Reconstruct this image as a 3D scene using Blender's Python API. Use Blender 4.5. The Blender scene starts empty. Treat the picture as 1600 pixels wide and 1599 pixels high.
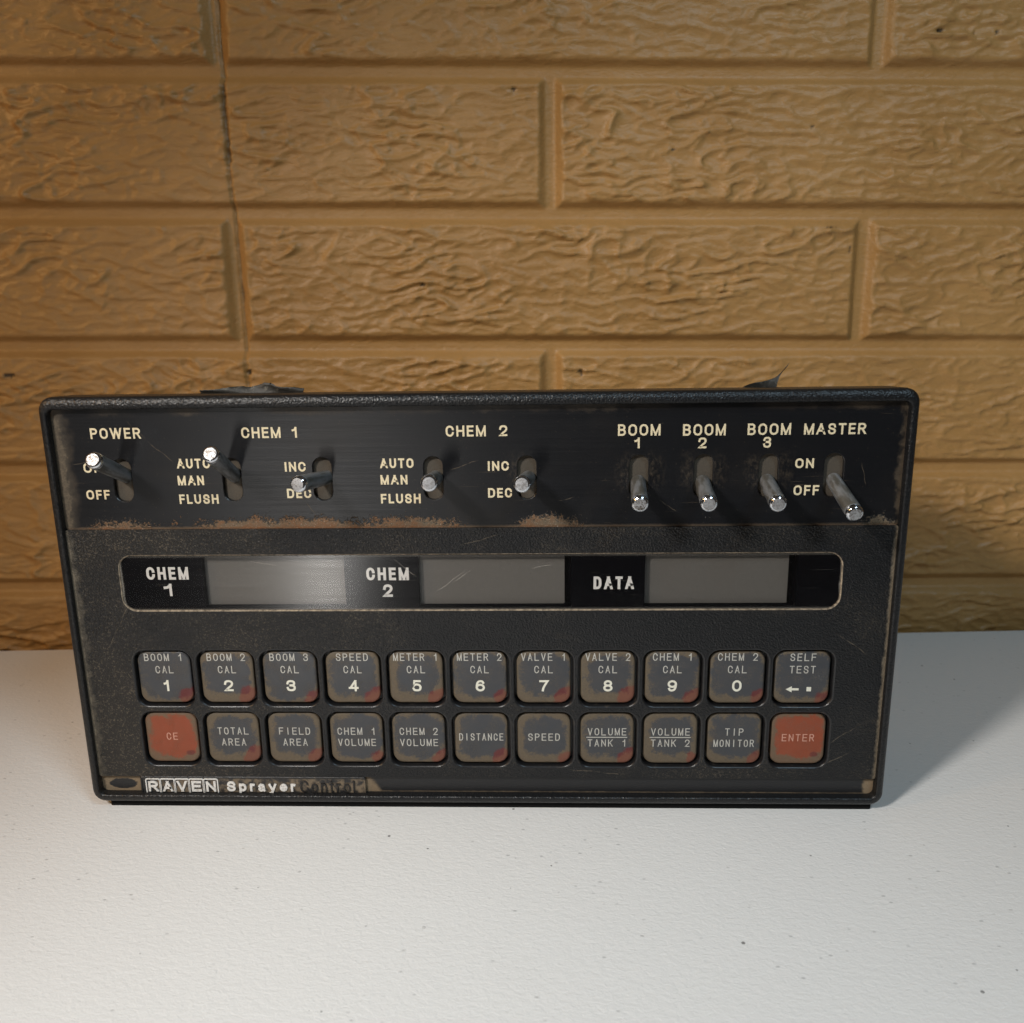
import bpy, math, random
import numpy as np
from mathutils import Vector, Matrix
from mathutils.geometry import tessellate_polygon

random.seed(7)
MM = 0.001
scene = bpy.context.scene
COL = scene.collection

# ------------------------------------------------------------------ camera
cam_d = bpy.data.cameras.new('camera')
cam = bpy.data.objects.new('camera', cam_d)
COL.objects.link(cam)
yaw, pitch, roll = -0.03687908, 0.25068355, -0.01549466
cy_, sy_, cp_, sp_ = math.cos(yaw), math.sin(yaw), math.cos(pitch), math.sin(pitch)
fw = Vector((sy_ * cp_, cy_ * cp_, -sp_))
rt = Vector((cy_, -sy_, 0.0))
up = rt.cross(fw)
r2 = math.cos(roll) * rt + math.sin(roll) * up
u2 = -math.sin(roll) * rt + math.cos(roll) * up
m = Matrix((r2, u2, -fw)).transposed().to_4x4()
m.translation = Vector((0.02290079, -0.2871638, 0.18267956))
cam.matrix_world = m
cam_d.sensor_width = 36.0
cam_d.lens = 36.0 * 1430.0 / 1600.0
cam_d.clip_start = 0.01
cam_d.clip_end = 20.0
cam_d.dof.use_dof = True
cam_d.dof.focus_distance = 0.312
cam_d.dof.aperture_fstop = 19.0
scene.camera = cam

# ------------------------------------------------------------------ world and lamps
world = bpy.data.worlds.new('World')
scene.world = world
world.use_nodes = True
bg = world.node_tree.nodes['Background']
bg.inputs[0].default_value = (1.0, 0.88, 0.76, 1)
bg.inputs[1].default_value = 0.04

def lamp(name, kind, loc, aim, power, color, **kw):
    d = bpy.data.lights.new(name, kind)
    d.energy = power
    d.color = color
    for k, v in kw.items():
        setattr(d, k, v)
    o = bpy.data.objects.new(name, d)
    COL.objects.link(o)
    o.location = loc
    o.rotation_euler = (Vector(aim) - Vector(loc)).to_track_quat('-Z', 'Y').to_euler()
    return o

# work lamp, front left above; cooler room lamp, front right above; warm bulb far left; narrow lamp added low in front for the display sheen
lamp('work_lamp', 'SPOT', (-0.285, -0.384, 0.435), (0.13, -0.06, 0.01), 13.8, (1.0, 0.962, 0.915),
     spot_size=math.radians(81), spot_blend=1.0, shadow_soft_size=0.038)
lamp('room_lamp', 'AREA', (0.40, -0.60, 0.82), (0.06, 0.0, 0.05), 3.3, (0.62, 0.84, 1.0),
     shape='DISK', size=0.26)
lamp('warm_bulb', 'SPOT', (-0.72, -0.34, 0.48), (-0.22, 0.16, 0.13), 7.6, (1.0, 0.58, 0.23),
     spot_size=math.radians(58), spot_blend=1.0, shadow_soft_size=0.06)
lamp('sheen_lamp', 'AREA', (-0.318, -1.05, -0.15), (-0.05, 0.0, 0.1), 1.15, (1.0, 0.97, 0.93),
     shape='RECTANGLE', size=0.055, size_y=0.36)

vs = scene.view_settings
vs.view_transform = 'Standard'
vs.look = 'None'
vs.exposure = 0.0
vs.gamma = 1.0
vs.use_curve_mapping = False
scene.cycles.use_denoising = True
scene.cycles.max_bounces = 8

# ------------------------------------------------------------------ node helpers
class V:
    """A node socket with arithmetic."""
    def __init__(s, nt, sock): s.nt, s.s = nt, sock
    def _m(s, op, o=None, clamp=False, p=None):
        n = s.nt.nodes.new('ShaderNodeMath'); n.operation = op; n.use_clamp = clamp
        for i, q in enumerate([s, o, p]):
            if q is None: continue
            if isinstance(q, V): s.nt.links.new(q.s, n.inputs[i])
            else: n.inputs[i].default_value = q
        return V(s.nt, n.outputs[0])
    def __add__(s, o): return s._m('ADD', o)
    def __radd__(s, o): return s._m('ADD', o)
    def __sub__(s, o): return s._m('SUBTRACT', o)
    def __rsub__(s, o): return (s * -1.0) + o
    def __mul__(s, o): return s._m('MULTIPLY', o)
    def __rmul__(s, o): return s._m('MULTIPLY', o)
    def __pow__(s, o): return s._m('POWER', o)
    def abs(s): return s._m('ABSOLUTE')
    def max(s, o): return s._m('MAXIMUM', o)
    def min(s, o): return s._m('MINIMUM', o)
    def sat(s): return s._m('ADD', 0.0, True)
    def ss(s, a, b):
        n = s.nt.nodes.new('ShaderNodeMapRange'); n.interpolation_type = 'SMOOTHSTEP'
        s.nt.links.new(s.s, n.inputs[0])
        if a < b:
            n.inputs[1].default_value, n.inputs[2].default_value = a, b
            n.inputs[3].default_value, n.inputs[4].default_value = 0, 1
        else:
            n.inputs[1].default_value, n.inputs[2].default_value = b, a
            n.inputs[3].default_value, n.inputs[4].default_value = 1, 0
        return V(s.nt, n.outputs[0])

class Mat:
    def __init__(s, name):
        s.m = bpy.data.materials.new(name); s.m.use_nodes = True
        s.nt = s.m.node_tree
        s.b = s.nt.nodes['Principled BSDF']
        tc = s.nt.nodes.new('ShaderNodeTexCoord')
        mp = s.nt.nodes.new('ShaderNodeMapping'); mp.vector_type = 'POINT'
        mp.inputs['Scale'].default_value = (1000, 1000, 1000)
        s.nt.links.new(tc.outputs['Object'], mp.inputs['Vector'])
        s.p = mp.outputs[0]                       # object position in millimetres
        sx = s.nt.nodes.new('ShaderNodeSeparateXYZ'); s.nt.links.new(s.p, sx.inputs[0])
        s.x, s.y, s.z = [V(s.nt, o) for o in sx.outputs]
        s.rnd = None
    def random(s):
        if s.rnd is None:
            s.rnd = V(s.nt, s.nt.nodes.new('ShaderNodeObjectInfo').outputs['Random'])
        return s.rnd
    def vec(s, scale=(1, 1, 1), rot=(0, 0, 0), loc=(0, 0, 0), shift=False):
        mp = s.nt.nodes.new('ShaderNodeMapping')
        mp.inputs['Scale'].default_value = scale
        mp.inputs['Rotation'].default_value = rot
        mp.inputs['Location'].default_value = loc
        s.nt.links.new(s.p, mp.inputs['Vector'])
        if not shift: return mp.outputs[0]
        a = s.nt.nodes.new('ShaderNodeVectorMath'); a.operation = 'ADD'
        c = s.nt.nodes.new('ShaderNodeCombineXYZ')
        r = s.random()
        s.nt.links.new((r * 517.0).s, c.inputs[0]); s.nt.links.new((r * 291.0).s, c.inputs[2])
        s.nt.links.new(mp.outputs[0], a.inputs[0]); s.nt.links.new(c.outputs[0], a.inputs[1])
        return a.outputs[0]
    def noise(s, scale, detail=3.0, rough=0.5, dist=0.0, vec=None, **kw):
        kw = {k: q for k, q in kw.items()}
        n = s.nt.nodes.new('ShaderNodeTexNoise')
        n.inputs['Scale'].default_value = scale; n.inputs['Detail'].default_value = detail
        n.inputs['Roughness'].default_value = rough; n.inputs['Distortion'].default_value = dist
        s.nt.links.new(vec or (s.vec(**kw) if kw else s.p), n.inputs['Vector'])
        return V(s.nt, n.outputs['Fac'])
    def voro(s, scale, feature='F1', out='Distance', rnd=1.0, vec=None, **kw):
        n = s.nt.nodes.new('ShaderNodeTexVoronoi'); n.feature = feature
        n.inputs['Scale'].default_value = scale; n.inputs['Randomness'].default_value = rnd
        s.nt.links.new(vec or (s.vec(**kw) if kw else s.p), n.inputs['Vector'])
        return V(s.nt, n.outputs[out])
    def attr(s, name):
        n = s.nt.nodes.new('ShaderNodeAttribute'); n.attribute_name = name
        return V(s.nt, n.outputs['Fac'])
    def mix(s, f, a, b):
        n = s.nt.nodes.new('ShaderNodeMix'); n.data_type = 'RGBA'
        if isinstance(f, V): s.nt.links.new(f.s, n.inputs[0])
        else: n.inputs[0].default_value = f
        for i, c in ((6, a), (7, b)):
            if isinstance(c, tuple): n.inputs[i].default_value = (*c, 1)
            else: s.nt.links.new(c, n.inputs[i])
        return n.outputs[2]
    def set(s, name, v):
        i = s.b.inputs[name]
        if isinstance(v, V): s.nt.links.new(v.s, i)
        elif isinstance(v, tuple): i.default_value = (*v, 1) if len(v) == 3 else v
        elif isinstance(v, (int, float)): i.default_value = v
        else: s.nt.links.new(v, i)
        return s
    def bump(s, h, dist, strength=1.0):
        n = s.nt.nodes.new('ShaderNodeBump')
        n.inputs['Distance'].default_value = dist * MM
        n.inputs['Strength'].default_value = strength
        s.nt.links.new(h.s, n.inputs['Height'])
        s.nt.links.new(n.outputs[0], s.b.inputs['Normal'])
        return s

DUST = (0.20, 0.135, 0.075)
RUST = (0.150, 0.060, 0.020)

def segs(M, lst, w=0.14):
    """single scratches from (x0, z0) to (x1, z1) in millimetres"""
    out = None
    for x0, z0, x1, z1 in lst:
        L = math.hypot(x1 - x0, z1 - z0); ux, uz = (x1 - x0) / L, (z1 - z0) / L
        t = (M.x - x0) * ux + (M.z - z0) * uz
        d = ((M.x - x0) * uz - (M.z - z0) * ux + (M.noise(0.18, 2) - 0.5) * 1.6).abs()
        q = d.ss(w, w * 0.3) * (t * (1 / L) - 0.5).abs().ss(0.5, 0.3)
        out = q if out is None else out.max(q)
    return out * M.noise(0.5, 2, loc=(7, 1, 3)).ss(0.25, 0.6)

def scratches(M, lo=0.74):
    """sparse hairline scratches in two directions"""
    out = None
    for k, (rot, st) in enumerate((((0, 0.5, 0), 0.035), ((0, -0.75, 0), 0.05), ((0, 0.95, 0), 0.04))):
        n = M.noise(1.0, 2.0, 0.6, vec=M.vec(scale=(st, 1, 2.6), rot=rot, loc=(31 * k, 0, 17 * k)))
        w = M.noise(0.03, 1.0, vec=M.vec(loc=(77 * k, 0, 5)))
        q = n.ss(lo, lo + 0.04) * w.ss(0.5, 0.62)
        out = q if out is None else out.max(q)
    return out

# ---- grained black plastic, dusty
def plastic(name, dusty, grain=1.0, edge=True):
    M = Mat(name)
    g = M.noise(1.45, 1.0, 0.5, 0.3)
    g2 = M.voro(1.6)
    h = g * 0.8 + g2 * 0.45
    area = M.noise(0.022, 3.0, 0.6, vec=M.vec(loc=(3, 0, 9))) + M.x.ss(10, -150) * 0.22
    spec = M.noise(1.7, 2.0, 0.7, vec=M.vec(loc=(40, 3, 0))).ss(0.52, 0.72) * area.ss(0.38, 0.85) * dusty
    hz = area.ss(0.45, 0.95) * 0.06 * dusty
    f = (spec * 0.42 + hz)
    if edge:
        n = M.noise(0.28, 3.0, 0.65, vec=M.vec(loc=(9, 0, 2)))
        e = ((M.x.abs() + n * 2.2 - 0.7).ss(136.0, 137.2)) * M.z.ss(150, 90)
        el = (M.x * -1.0 + n * 7.0).ss(137.0, 141.0) * 0.45 * M.z.ss(112, 95)
        f = f.max(e * 0.75).max(el)
        smr = M.noise(0.06, 4, 0.65, 1.0, vec=M.vec(loc=(19, 0, 5), rot=(0, 0.9, 0), scale=(0.35, 1, 1.6))).ss(0.60, 0.74) * M.noise(0.9, 3, 0.8).ss(0.40, 0.62)
        f = f.max(smr * 0.10)
    f = f.max(scratches(M) * 0.22)
    if edge: f = f.max(segs(M, [(114, 20, 132, 34), (116, 16, 128, 22), (-6, 97, 8, 101), (120, 66, 131, 58), (-128, 60, -118, 78), (30, 15, 52, 13)], 0.22) * 0.35)
    f = f.sat()
    M.set('Base Color', M.mix(f, (0.0068, 0.0069, 0.0076), (0.205, 0.165, 0.115)))
    M.set('Roughness', f * 0.25 + 0.36)
    M.set('Specular IOR Level', 0.36)
    M.bump(h, 0.27 * grain)
    return M.m

MAT_BEZEL = plastic('bezel_plastic', 0.30, 0.9, False)
MAT_PLATE = plastic('plate_plastic', 1.0, 1.0, True)

M = Mat('smooth_black_plastic')
M.set('Base Color', M.mix(M.noise(0.5, 3, loc=(4, 1, 0)).ss(0.55, 0.8) * 0.25, (0.010, 0.010, 0.011), (0.13, 0.10, 0.07)))
M.set('Roughness', 0.27 + 0.12 * M.noise(0.6, 2)).bump(M.noise(0.9, 2), 0.03)
MAT_SMOOTH = M.m

M = Mat('case_metal')
M.set('Base Color', M.mix(M.noise(0.05, 4).ss(0.45, 0.7) * 0.5, (0.02, 0.02, 0.02), DUST)).set('Roughness', 0.6)
MAT_CASE = M.m

M = Mat('shaded_rail_rubber'); M.set('Base Color', (0.006, 0.006, 0.006)).set('Roughness', 0.85).set('Specular IOR Level', 0.15); MAT_RAIL = M.m  # near-black, so the colour carries the shadow band under the bezel

# ---- painted switch panel with rust and dust
M = Mat('switch_panel_paint')
n1 = M.noise(0.16, 4, 0.65, loc=(5, 0, 1)); n2 = M.noise(1.3, 3, 0.7); n3 = M.noise(0.045, 2, loc=(11, 0, 4))
zb = M.z - 103.0
xs = M.x
def hump(c, w): return (xs - c).abs().ss(w, 0.0)
along = (hump(-78, 30) * 0.75 + hump(-50, 26) * 0.7 + hump(-18, 22) * 0.95 + hump(24, 17) * 1.15 + hump(-118, 22) * 0.75 + hump(131, 10) * 0.8 + hump(-60, 80) * 0.22 + 0.14).min(1.25)
up_h = zb.ss(8.0, -1.5)
bottom = ((up_h * along * 1.15 + (n1 - 0.5) * 1.5 + (n2 - 0.5) * 1.6).ss(0.55, 0.80)) * zb.ss(11, 5)
line = (zb + n2 * 1.0).ss(1.7, 0.8) * (0.35 + along * 0.75)
left = ((xs * -1.0) + (n1 - 0.5) * 7.0 + (n2 - 0.5) * 1.6).ss(133.4, 135.2) * M.z.ss(143.5, 139)  
left = left * (n2 * 0.9 + 0.30).sat()
left = left.max(((xs * -1.0) + (n1 - 0.5) * 8.0).ss(130.2, 137.2) * 0.6)
right = (xs + (n1 - 0.5) * 8.0 + (n2 - 0.5) * 2).ss(134.7, 137.7) * 0.5
top = (M.z + (n1 - 0.5) * 6.0 + (n2 - .5) * 1.5).ss(140.4, 142.8) * ((n3 - 0.42) * 2.2).sat() * 0.8
# grime smudges beside the right-hand slots
smud = None
for c in (49.5, 57.5, 70, 78, 90, 99, 14.5):
    q = (xs - c).abs().ss(5.5, 0.0) * (M.z - 121.5).abs().ss(8.5, 1.0)
    smud = q if smud is None else smud.max(q)
smud = smud * M.noise(0.7, 4, 0.75, vec=M.vec(loc=(2, 0, 3), scale=(1, 1, 0.6))).ss(0.40, 0.78) * 0.42
spk = M.voro(0.55, loc=(3, 0, 8)).ss(0.09, 0.03) * 0.5
haze = M.noise(0.03, 3, 0.6, loc=(1, 0, 7)).ss(0.45, 0.75) * 0.04
dust = bottom.max(line).max(left).max(right).max(top).max(smud).max(spk).max(scratches(M, 0.72) * 0.45).max(segs(M, [(-112.5, 140, -106.5, 133), (-106.5, 133, -98, 125.5), (-60, 118, -52, 107), (-8, 122, 2, 126), (27, 112, 33, 113.5), (-132, 125, -126, 126.5), (60, 112, 66, 108), (124, 124, 126, 116)]) * 0.55).max(haze).sat()
isrust = (bottom * (n1 * 0.6 + n2 * 0.55).ss(0.48, 0.74) * 0.75 * xs.ss(140, -20) + line * 0.35).sat()
glint = M.noise(2.6, 2, 0.6, loc=(7, 0, 7)).ss(0.62, 0.70) * bottom * 0.75  # pale highlights painted into the rust colour
dc = M.mix(isrust, M.mix(n2, (0.07, 0.050, 0.031), (0.17, 0.125, 0.078)), RUST)
dc = M.mix(glint, dc, (0.36, 0.31, 0.25))
M.set('Base Color', M.mix(dust, (0.0050, 0.0053, 0.0066), dc))
M.set('Roughness', dust * 0.38 + 0.27 + M.noise(1.0, 2, vec=M.vec(scale=(0.02, 1, 1.8))) * 0.12)
M.bump(bottom * n2 * 1.2 + M.noise(2.0, 2) * 0.05 + M.noise(1.0, 3, vec=M.vec(scale=(0.03, 1, 2.2))) * 0.09, 0.22)
M.set('Specular IOR Level', 0.42)
MAT_PANEL = M.m

# ---- inks
def ink(name, col, worn=0.0, rough=0.5):
    M = Mat(name)
    f = M.noise(1.1, 3, 0.7, vec=M.vec(shift=True)).ss(0.52, 0.75) * worn
    M.set('Base Color', M.mix(f, col, (0.17, 0.125, 0.08))).set('Roughness', rough)
    return M.m
MAT_INK_CREAM = ink('cream_ink', (0.66, 0.56, 0.37), 0.35)
MAT_INK_WHITE = ink('white_ink', (0.62, 0.60, 0.57), 0.12)
MAT_INK_KEY = ink('key_legend_ink', (0.44, 0.425, 0.385), 0.60)
MAT_INK_DIGIT = ink('key_digit_ink', (0.66, 0.64, 0.54), 0.15)
MAT_INK_ROSE = ink('rose_ink', (0.52, 0.27, 0.20), 0.15)
MAT_BADGE_WHITE = ink('badge_white_paint', (0.68, 0.66, 0.63), 0.75)

# ---- key caps
def keymat(name, col, red):
    M = Mat(name)
    r = M.random()
    ax = M.x.abs(); az = M.z.abs()
    n = M.noise(0.22, 4, 0.6, vec=M.vec(shift=True)); nf = M.noise(1.2, 4, 0.75, 0.8, vec=M.vec(shift=True))
    # rubbed clear disc in the middle, dust towards the rim (heavier below)
    d = ((M.x - 0.6) ** 2.0 + (M.z - 1.1) ** 2.0) ** 0.5
    sq = (ax.max(az + M.z.ss(0, -6) * 1.2))
    edge = (d * 0.55 + sq * 0.62 + (n - 0.5) * 9.0 + (nf - 0.5) * 4.6 + (M.noise(2.6, 3, 0.8, vec=M.vec(shift=True, loc=(5, 0, 5))) - 0.5) * 2.4 + (r - 0.5) * 3.0)
    dust = edge.ss(8.9, 10.7) * (0.62 + 0.5 * M.noise(0.5, 3, 0.7, vec=M.vec(shift=True, loc=(15, 0, 25)))).min(0.95)
    side = (M.x * -1.0 + (n - 0.5) * 5).ss(4.0, 8.0) * M.noise(0.75, 3, 0.7, 1.5, vec=M.vec(shift=True)).ss(0.5, 0.62) * 0.5
    wisp = M.noise(0.9, 2, 0.5, 2.5, vec=M.vec(shift=True, scale=(1, 1, 1.1)))
    wisp = (wisp - 0.5).abs().ss(0.028, 0.004) * M.noise(0.16, 2, vec=M.vec(shift=True, loc=(60, 0, 9))).ss(0.44, 0.62) * 0.75
    film = n.ss(0.3, 0.75) * 0.10
    f = dust.max(side).max(wisp).max(film).sat()
    base = M.mix(M.noise(0.3, 2, vec=M.vec(shift=True)), col, tuple(c * 1.18 for c in col))
    # red stain wiped into the lower right corner
    c = ((M.x - 8.2) ** 2.0 + (M.z + 8.0) ** 2.0) ** 0.5
    st = (c + (n - 0.5) * 4.5 + (nf - 0.5) * 1.6 + ((r * 7.3)._m('FRACT') - 0.5) * 2.6).ss(4.5, 3.5)
    dcol = M.mix(nf, (0.070, 0.051, 0.030), (0.160, 0.118, 0.072))
    colr = M.mix(f, base, dcol)
    if red:
        st = ((((M.x - 5.9) * 0.7) ** 2.0 + (M.z + 6.0) ** 2.0) ** 0.5 + (n - 0.5) * 2).ss(1.3, 0.7) * 0.8
        colr = M.mix(st, colr, (0.10, 0.018, 0.014))
    else:
        colr = M.mix(st * 0.9, colr, M.mix(dust * 0.8, (0.105, 0.014, 0.013), (0.165, 0.062, 0.033)))
    M.set('Base Color', colr).set('Roughness', f * 0.25 + 0.38)
    M.bump(f * 0.6 + nf * 0.25, 0.06)
    return M.m
MAT_KEY = keymat('grey_key_plastic', (0.036, 0.038, 0.043), False)
MAT_KEYRED = keymat('red_key_plastic', (0.205, 0.040, 0.013), True)

# ---- toggle levers: local z runs along the lever, tip near z = 0 (negative is the shaft)
M = Mat('dusty_chrome')
n = M.noise(0.55, 3, 0.55, vec=M.vec(shift=True, scale=(1, 1, 0.22))); nf = M.noise(1.2, 3, 0.6, vec=M.vec(shift=True))
gn = M.nt.nodes.new('ShaderNodeNewGeometry'); sx_ = M.nt.nodes.new('ShaderNodeSeparateXYZ'); M.nt.links.new(gn.outputs['Normal'], sx_.inputs[0])
upn = (V(M.nt, sx_.outputs[2]) + (n - 0.5) * 0.8).ss(-0.15, 0.45)     # dusty upper side; shade of the underside painted into the colour
clean = (M.z + (n - 0.5) * 1.2).ss(-2.1, -1.5)
d = (1.0 - clean) * (0.78 + 0.20 * n.ss(0.35, 0.65)).sat()
M.set('Base Color', M.mix(d, (0.72, 0.74, 0.78), M.mix(upn, M.mix(nf, (0.012, 0.012, 0.010), (0.040, 0.037, 0.030)), M.mix(nf, (0.040, 0.035, 0.027), (0.082, 0.071, 0.052)))))
M.set('Metallic', 1.0 - d).set('Roughness', d * 0.36 + 0.08)
M.bump(nf * d, 0.05)
MAT_LEVER = M.m
M = Mat('worn_lever_end')
n = M.noise(1.1, 3, 0.8, 1.2, vec=M.vec(shift=True))
f = n.ss(0.47, 0.56) * (M.random() * 0.6 + 0.4).sat()
M.set('Base Color', M.mix(f, (0.42, 0.42, 0.43), (0.10, 0.08, 0.06))).set('Metallic', 0.75).set('Roughness', 0.46)
M.bump(n, 0.06)
MAT_TIP = M.m
M = Mat('slot_dust')
M.set('Base Color', M.mix(M.noise(1.6, 3, 0.7), (0.035, 0.028, 0.020), (0.085, 0.067, 0.047))).set('Roughness', 0.8)
MAT_SLOT = M.m

# ---- display
M = Mat('display_mask_print'); M.set('Base Color', (0.0015, 0.0015, 0.0025)).set('Roughness', 0.5).set('Specular IOR Level', 0.03); MAT_MASK = M.m
M = Mat('lcd_glass')
s = M.voro(0.28, loc=(3, 0, 5)).ss(0.055, 0.03)
M.set('Base Color', M.mix(s * 0.8, M.mix(M.noise(0.8, 3), (0.086, 0.079, 0.071), (0.105, 0.097, 0.087)), (0.02, 0.02, 0.02))).set('Roughness', 0.45)
MAT_LCD = M.m
M = Mat('clear_cover')
nt = M.nt
tr = nt.nodes.new('ShaderNodeBsdfTransparent'); tr.inputs[0].default_value = (0.93, 0.92, 0.91, 1)
gl = nt.nodes.new('ShaderNodeBsdfGlossy')
brush = M.noise(1.0, 3, 0.7, vec=M.vec(scale=(0.02, 1, 3.0)))
gr = (brush * 0.16 + 0.09)
nt.links.new(gr.s, gl.inputs['Roughness'])
fr = nt.nodes.new('ShaderNodeFresnel'); fr.inputs[0].default_value = 1.5
mx = nt.nodes.new('ShaderNodeMixShader')
nt.links.new((V(nt, fr.outputs[0]) * 0.9).s, mx.inputs[0]); nt.links.new(tr.outputs[0], mx.inputs[1]); nt.links.new(gl.outputs[0], mx.inputs[2])
df = nt.nodes.new('ShaderNodeBsdfDiffuse'); df.inputs[0].default_value = (0.5, 0.46, 0.40, 1)
mx2 = nt.nodes.new('ShaderNodeMixShader')
ex = M.noise(0.25, 3, 0.6)
edge = (M.x.abs() + ex * 1.2).ss(120.1, 120.9).max((M.z - 84.2).abs().ss(8.7, 9.6) * 0.35)
haze = (segs(M, [(-14, 80.5, -3, 89), (-8, 84, 0, 90), (-28, 92.5, -20, 86), (-76, 92, -66, 90), (-58, 90, -50, 80), (18, 89, 26, 90.5)], 0.15) * 0.32).max(scratches(M, 0.72) * 0.12).max(M.noise(1.8, 3, 0.8).ss(0.62, 0.80) * 0.03).max(edge * 0.30) + 0.001
nt.links.new(haze.s, mx2.inputs[0]); nt.links.new(mx.outputs[0], mx2.inputs[1]); nt.links.new(df.outputs[0], mx2.inputs[2])
nt.links.new(mx2.outputs[0], nt.nodes['Material Output'].inputs[0])
MAT_COVER = M.m
M = Mat('gap_dust'); M.set('Base Color', M.mix(M.noise(0.8, 4, 0.7).ss(0.3, 0.7), (0.08, 0.06, 0.04), (0.34, 0.27, 0.19))).set('Roughness', 0.8); MAT_GAP = M.m

# ---- lower strip and badge
M = Mat('strip_plastic')
n1 = M.noise(0.3, 4, 0.65); n2 = M.noise(1.5, 3, 0.7)
lp = (1.0 - (((M.x + 129.0) * 0.19) ** 2.0 + ((M.z - 8.0) * 0.52) ** 2.0).ss(0.75, 1.25)) 
pocket = M.x.ss(-122.5, -123.0) * (1.0 - lp + (n1 - 0.5) * 0.6).ss(0.3, 0.5) 
pocket = M.x.ss(-122.5, -123.0) * ((((M.x + 129.3) * 0.185) ** 2.0 + ((M.z - 8.1) * 0.47) ** 2.0) + (n1 - 0.5) * 1.3 + (n2 - 0.5) * 0.5).ss(0.75, 1.05)
low = (M.z + n1 * 1.2).ss(6.5, 5.6) * (0.4 + n2)
le = (M.x + M.z * 0.7 + (n1 - 0.5) * 3).ss(-31.0, -33.5) * M.x.ss(-43, -42)
re = (M.x + (n1 - 0.5) * 4 + (n2 - .5)).ss(133.0, 134.6)
f = pocket.max(low * 0.8).max(le * 0.85).max(re).max(n2.ss(0.62, 0.75) * 0.15).sat()
M.set('Base Color', M.mix(f, (0.011, 0.011, 0.012), M.mix(n2, (0.15, 0.105, 0.06), (0.26, 0.19, 0.12)))).set('Roughness', f * 0.4 + 0.4)
M.bump(n2, 0.08)
MAT_STRIP = M.m
M = Mat('badge_base')
f = M.noise(0.35, 4, 0.65).ss(0.38, 0.60) * (M.x + 0.0).ss(-118.5, -116) * (M.z - 7.6).abs().ss(3.5, 2.4)
f = f.max(M.noise(0.9, 3).ss(0.55, 0.7) * 0.4)
M.set('Base Color', M.mix(f * 0.8, (0.012, 0.012, 0.013), (0.19, 0.142, 0.092))).set('Roughness', f * 0.4 + 0.35)
M.bump(M.noise(1.2, 3), 0.06)
MAT_BADGE = M.m
M = Mat('badge_black_letters')
M.set('Base Color', M.mix(M.noise(0.8, 3).ss(0.5, 0.75) * 0.3, (0.008, 0.007, 0.007), (0.10, 0.08, 0.055))).set('Roughness', 0.4)
MAT_BADGE_BLACK = M.m

M = Mat('torn_foil')
n = M.noise(0.35, 3, 0.6, 0.5)
M.set('Base Color', M.mix(n.ss(0.52, 0.68), (0.022, 0.020, 0.016), (0.12, 0.11, 0.09))).set('Roughness', 0.6)
M.bump(n, 0.3)
MAT_FOIL = M.m

# ---- wall paint and table top
M = Mat('tan_wall_paint')
n = M.noise(0.012, 3, 0.6); nf = M.noise(0.35, 4, 0.7)
base = M.mix(n.ss(0.3, 0.7), (0.358, 0.193, 0.062), (0.408, 0.228, 0.079))
base = M.mix(nf.ss(0.5, 0.8) * 0.25, base, (0.52, 0.30, 0.125))
M.set('Base Color', M.mix(M.attr('stain').sat(), base, (0.030, 0.022, 0.013)))
M.set('Roughness', 0.33 + nf * 0.14).set('Specular IOR Level', 0.36)
M.bump(M.noise(0.36, 4, 0.62, 0.8, vec=M.vec(scale=(0.5, 1, 1.1))) * 0.9 + M.noise(2.0, 2, 0.5) * 0.14, 0.5)
MAT_WALL = M.m

M = Mat('white_table_plastic')
v = M.voro(0.12, loc=(13, 5, 0)); vc = M.nt.nodes.new('ShaderNodeTexVoronoi'); 
vc.inputs['Scale'].default_value = 0.12; M.nt.links.new(M.vec(loc=(13, 5, 0)), vc.inputs['Vector'])
sep = M.nt.nodes.new('ShaderNodeSeparateColor'); M.nt.links.new(vc.outputs['Color'], sep.inputs[0])
rr_, gg_ = V(M.nt, sep.outputs[0]), V(M.nt, sep.outputs[1])
sz = rr_ ** 4.0 * 0.040 + 0.038
spk = ((v - sz) * 60.0).ss(0.35, -0.35) * gg_.ss(0.1, 0.9) * 0.8
v2 = M.voro(0.24, vec=M.vec(loc=(3, 9, 1), scale=(0.7, 1.2, 1))); spk2 = (v2.ss(0.15, 0.05)) * M.noise(0.06, 3, loc=(6, 6, 6)).ss(0.45, 0.62) * 0.36
smear = M.noise(0.012, 5, 0.6, vec=M.vec(scale=(0.6, 1, 1))).ss(0.45, 0.8) * 0.10
f = spk.max(spk2).sat()
base = M.mix(smear, (0.74, 0.73, 0.71), (0.62, 0.60, 0.57))
M.set('Base Color', M.mix(f, base, (0.06, 0.055, 0.05)))
M.set('Roughness', 0.50 + 0.12 * M.noise(0.2, 3)).set('Specular IOR Level', 0.4)
h = M.noise(0.62, 3, 0.55, 0.5, vec=M.vec(scale=(0.75, 1.15, 1), rot=(0, 0, 0.12))) + M.noise(1.6, 2, 0.5, vec=M.vec(scale=(0.7, 1, 1))) * 0.25
M.bump(h, 0.22)
MAT_TABLE = M.m

# ------------------------------------------------------------------ mesh helpers
def mk(name, verts, faces, mats, parent=None, smooth=False, loc=None, mi=None, sharp=None):
    me = bpy.data.meshes.new(name)
    me.from_pydata([Vector(v) * MM for v in verts], [], faces)
    if not isinstance(mats, (list, tuple)): mats = [mats]
    for q in mats: me.materials.append(q)
    if mi: me.polygons.foreach_set('material_index', mi)
    me.validate(); me.update()
    if smooth:
        me.polygons.foreach_set('use_smooth', [True] * len(me.polygons))
        if sharp: me.set_sharp_from_angle(angle=math.radians(sharp))
    o = bpy.data.objects.new(name, me)
    COL.objects.link(o)
    if parent: o.parent = parent
    if loc: o.location = Vector(loc) * MM
    return o

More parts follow.
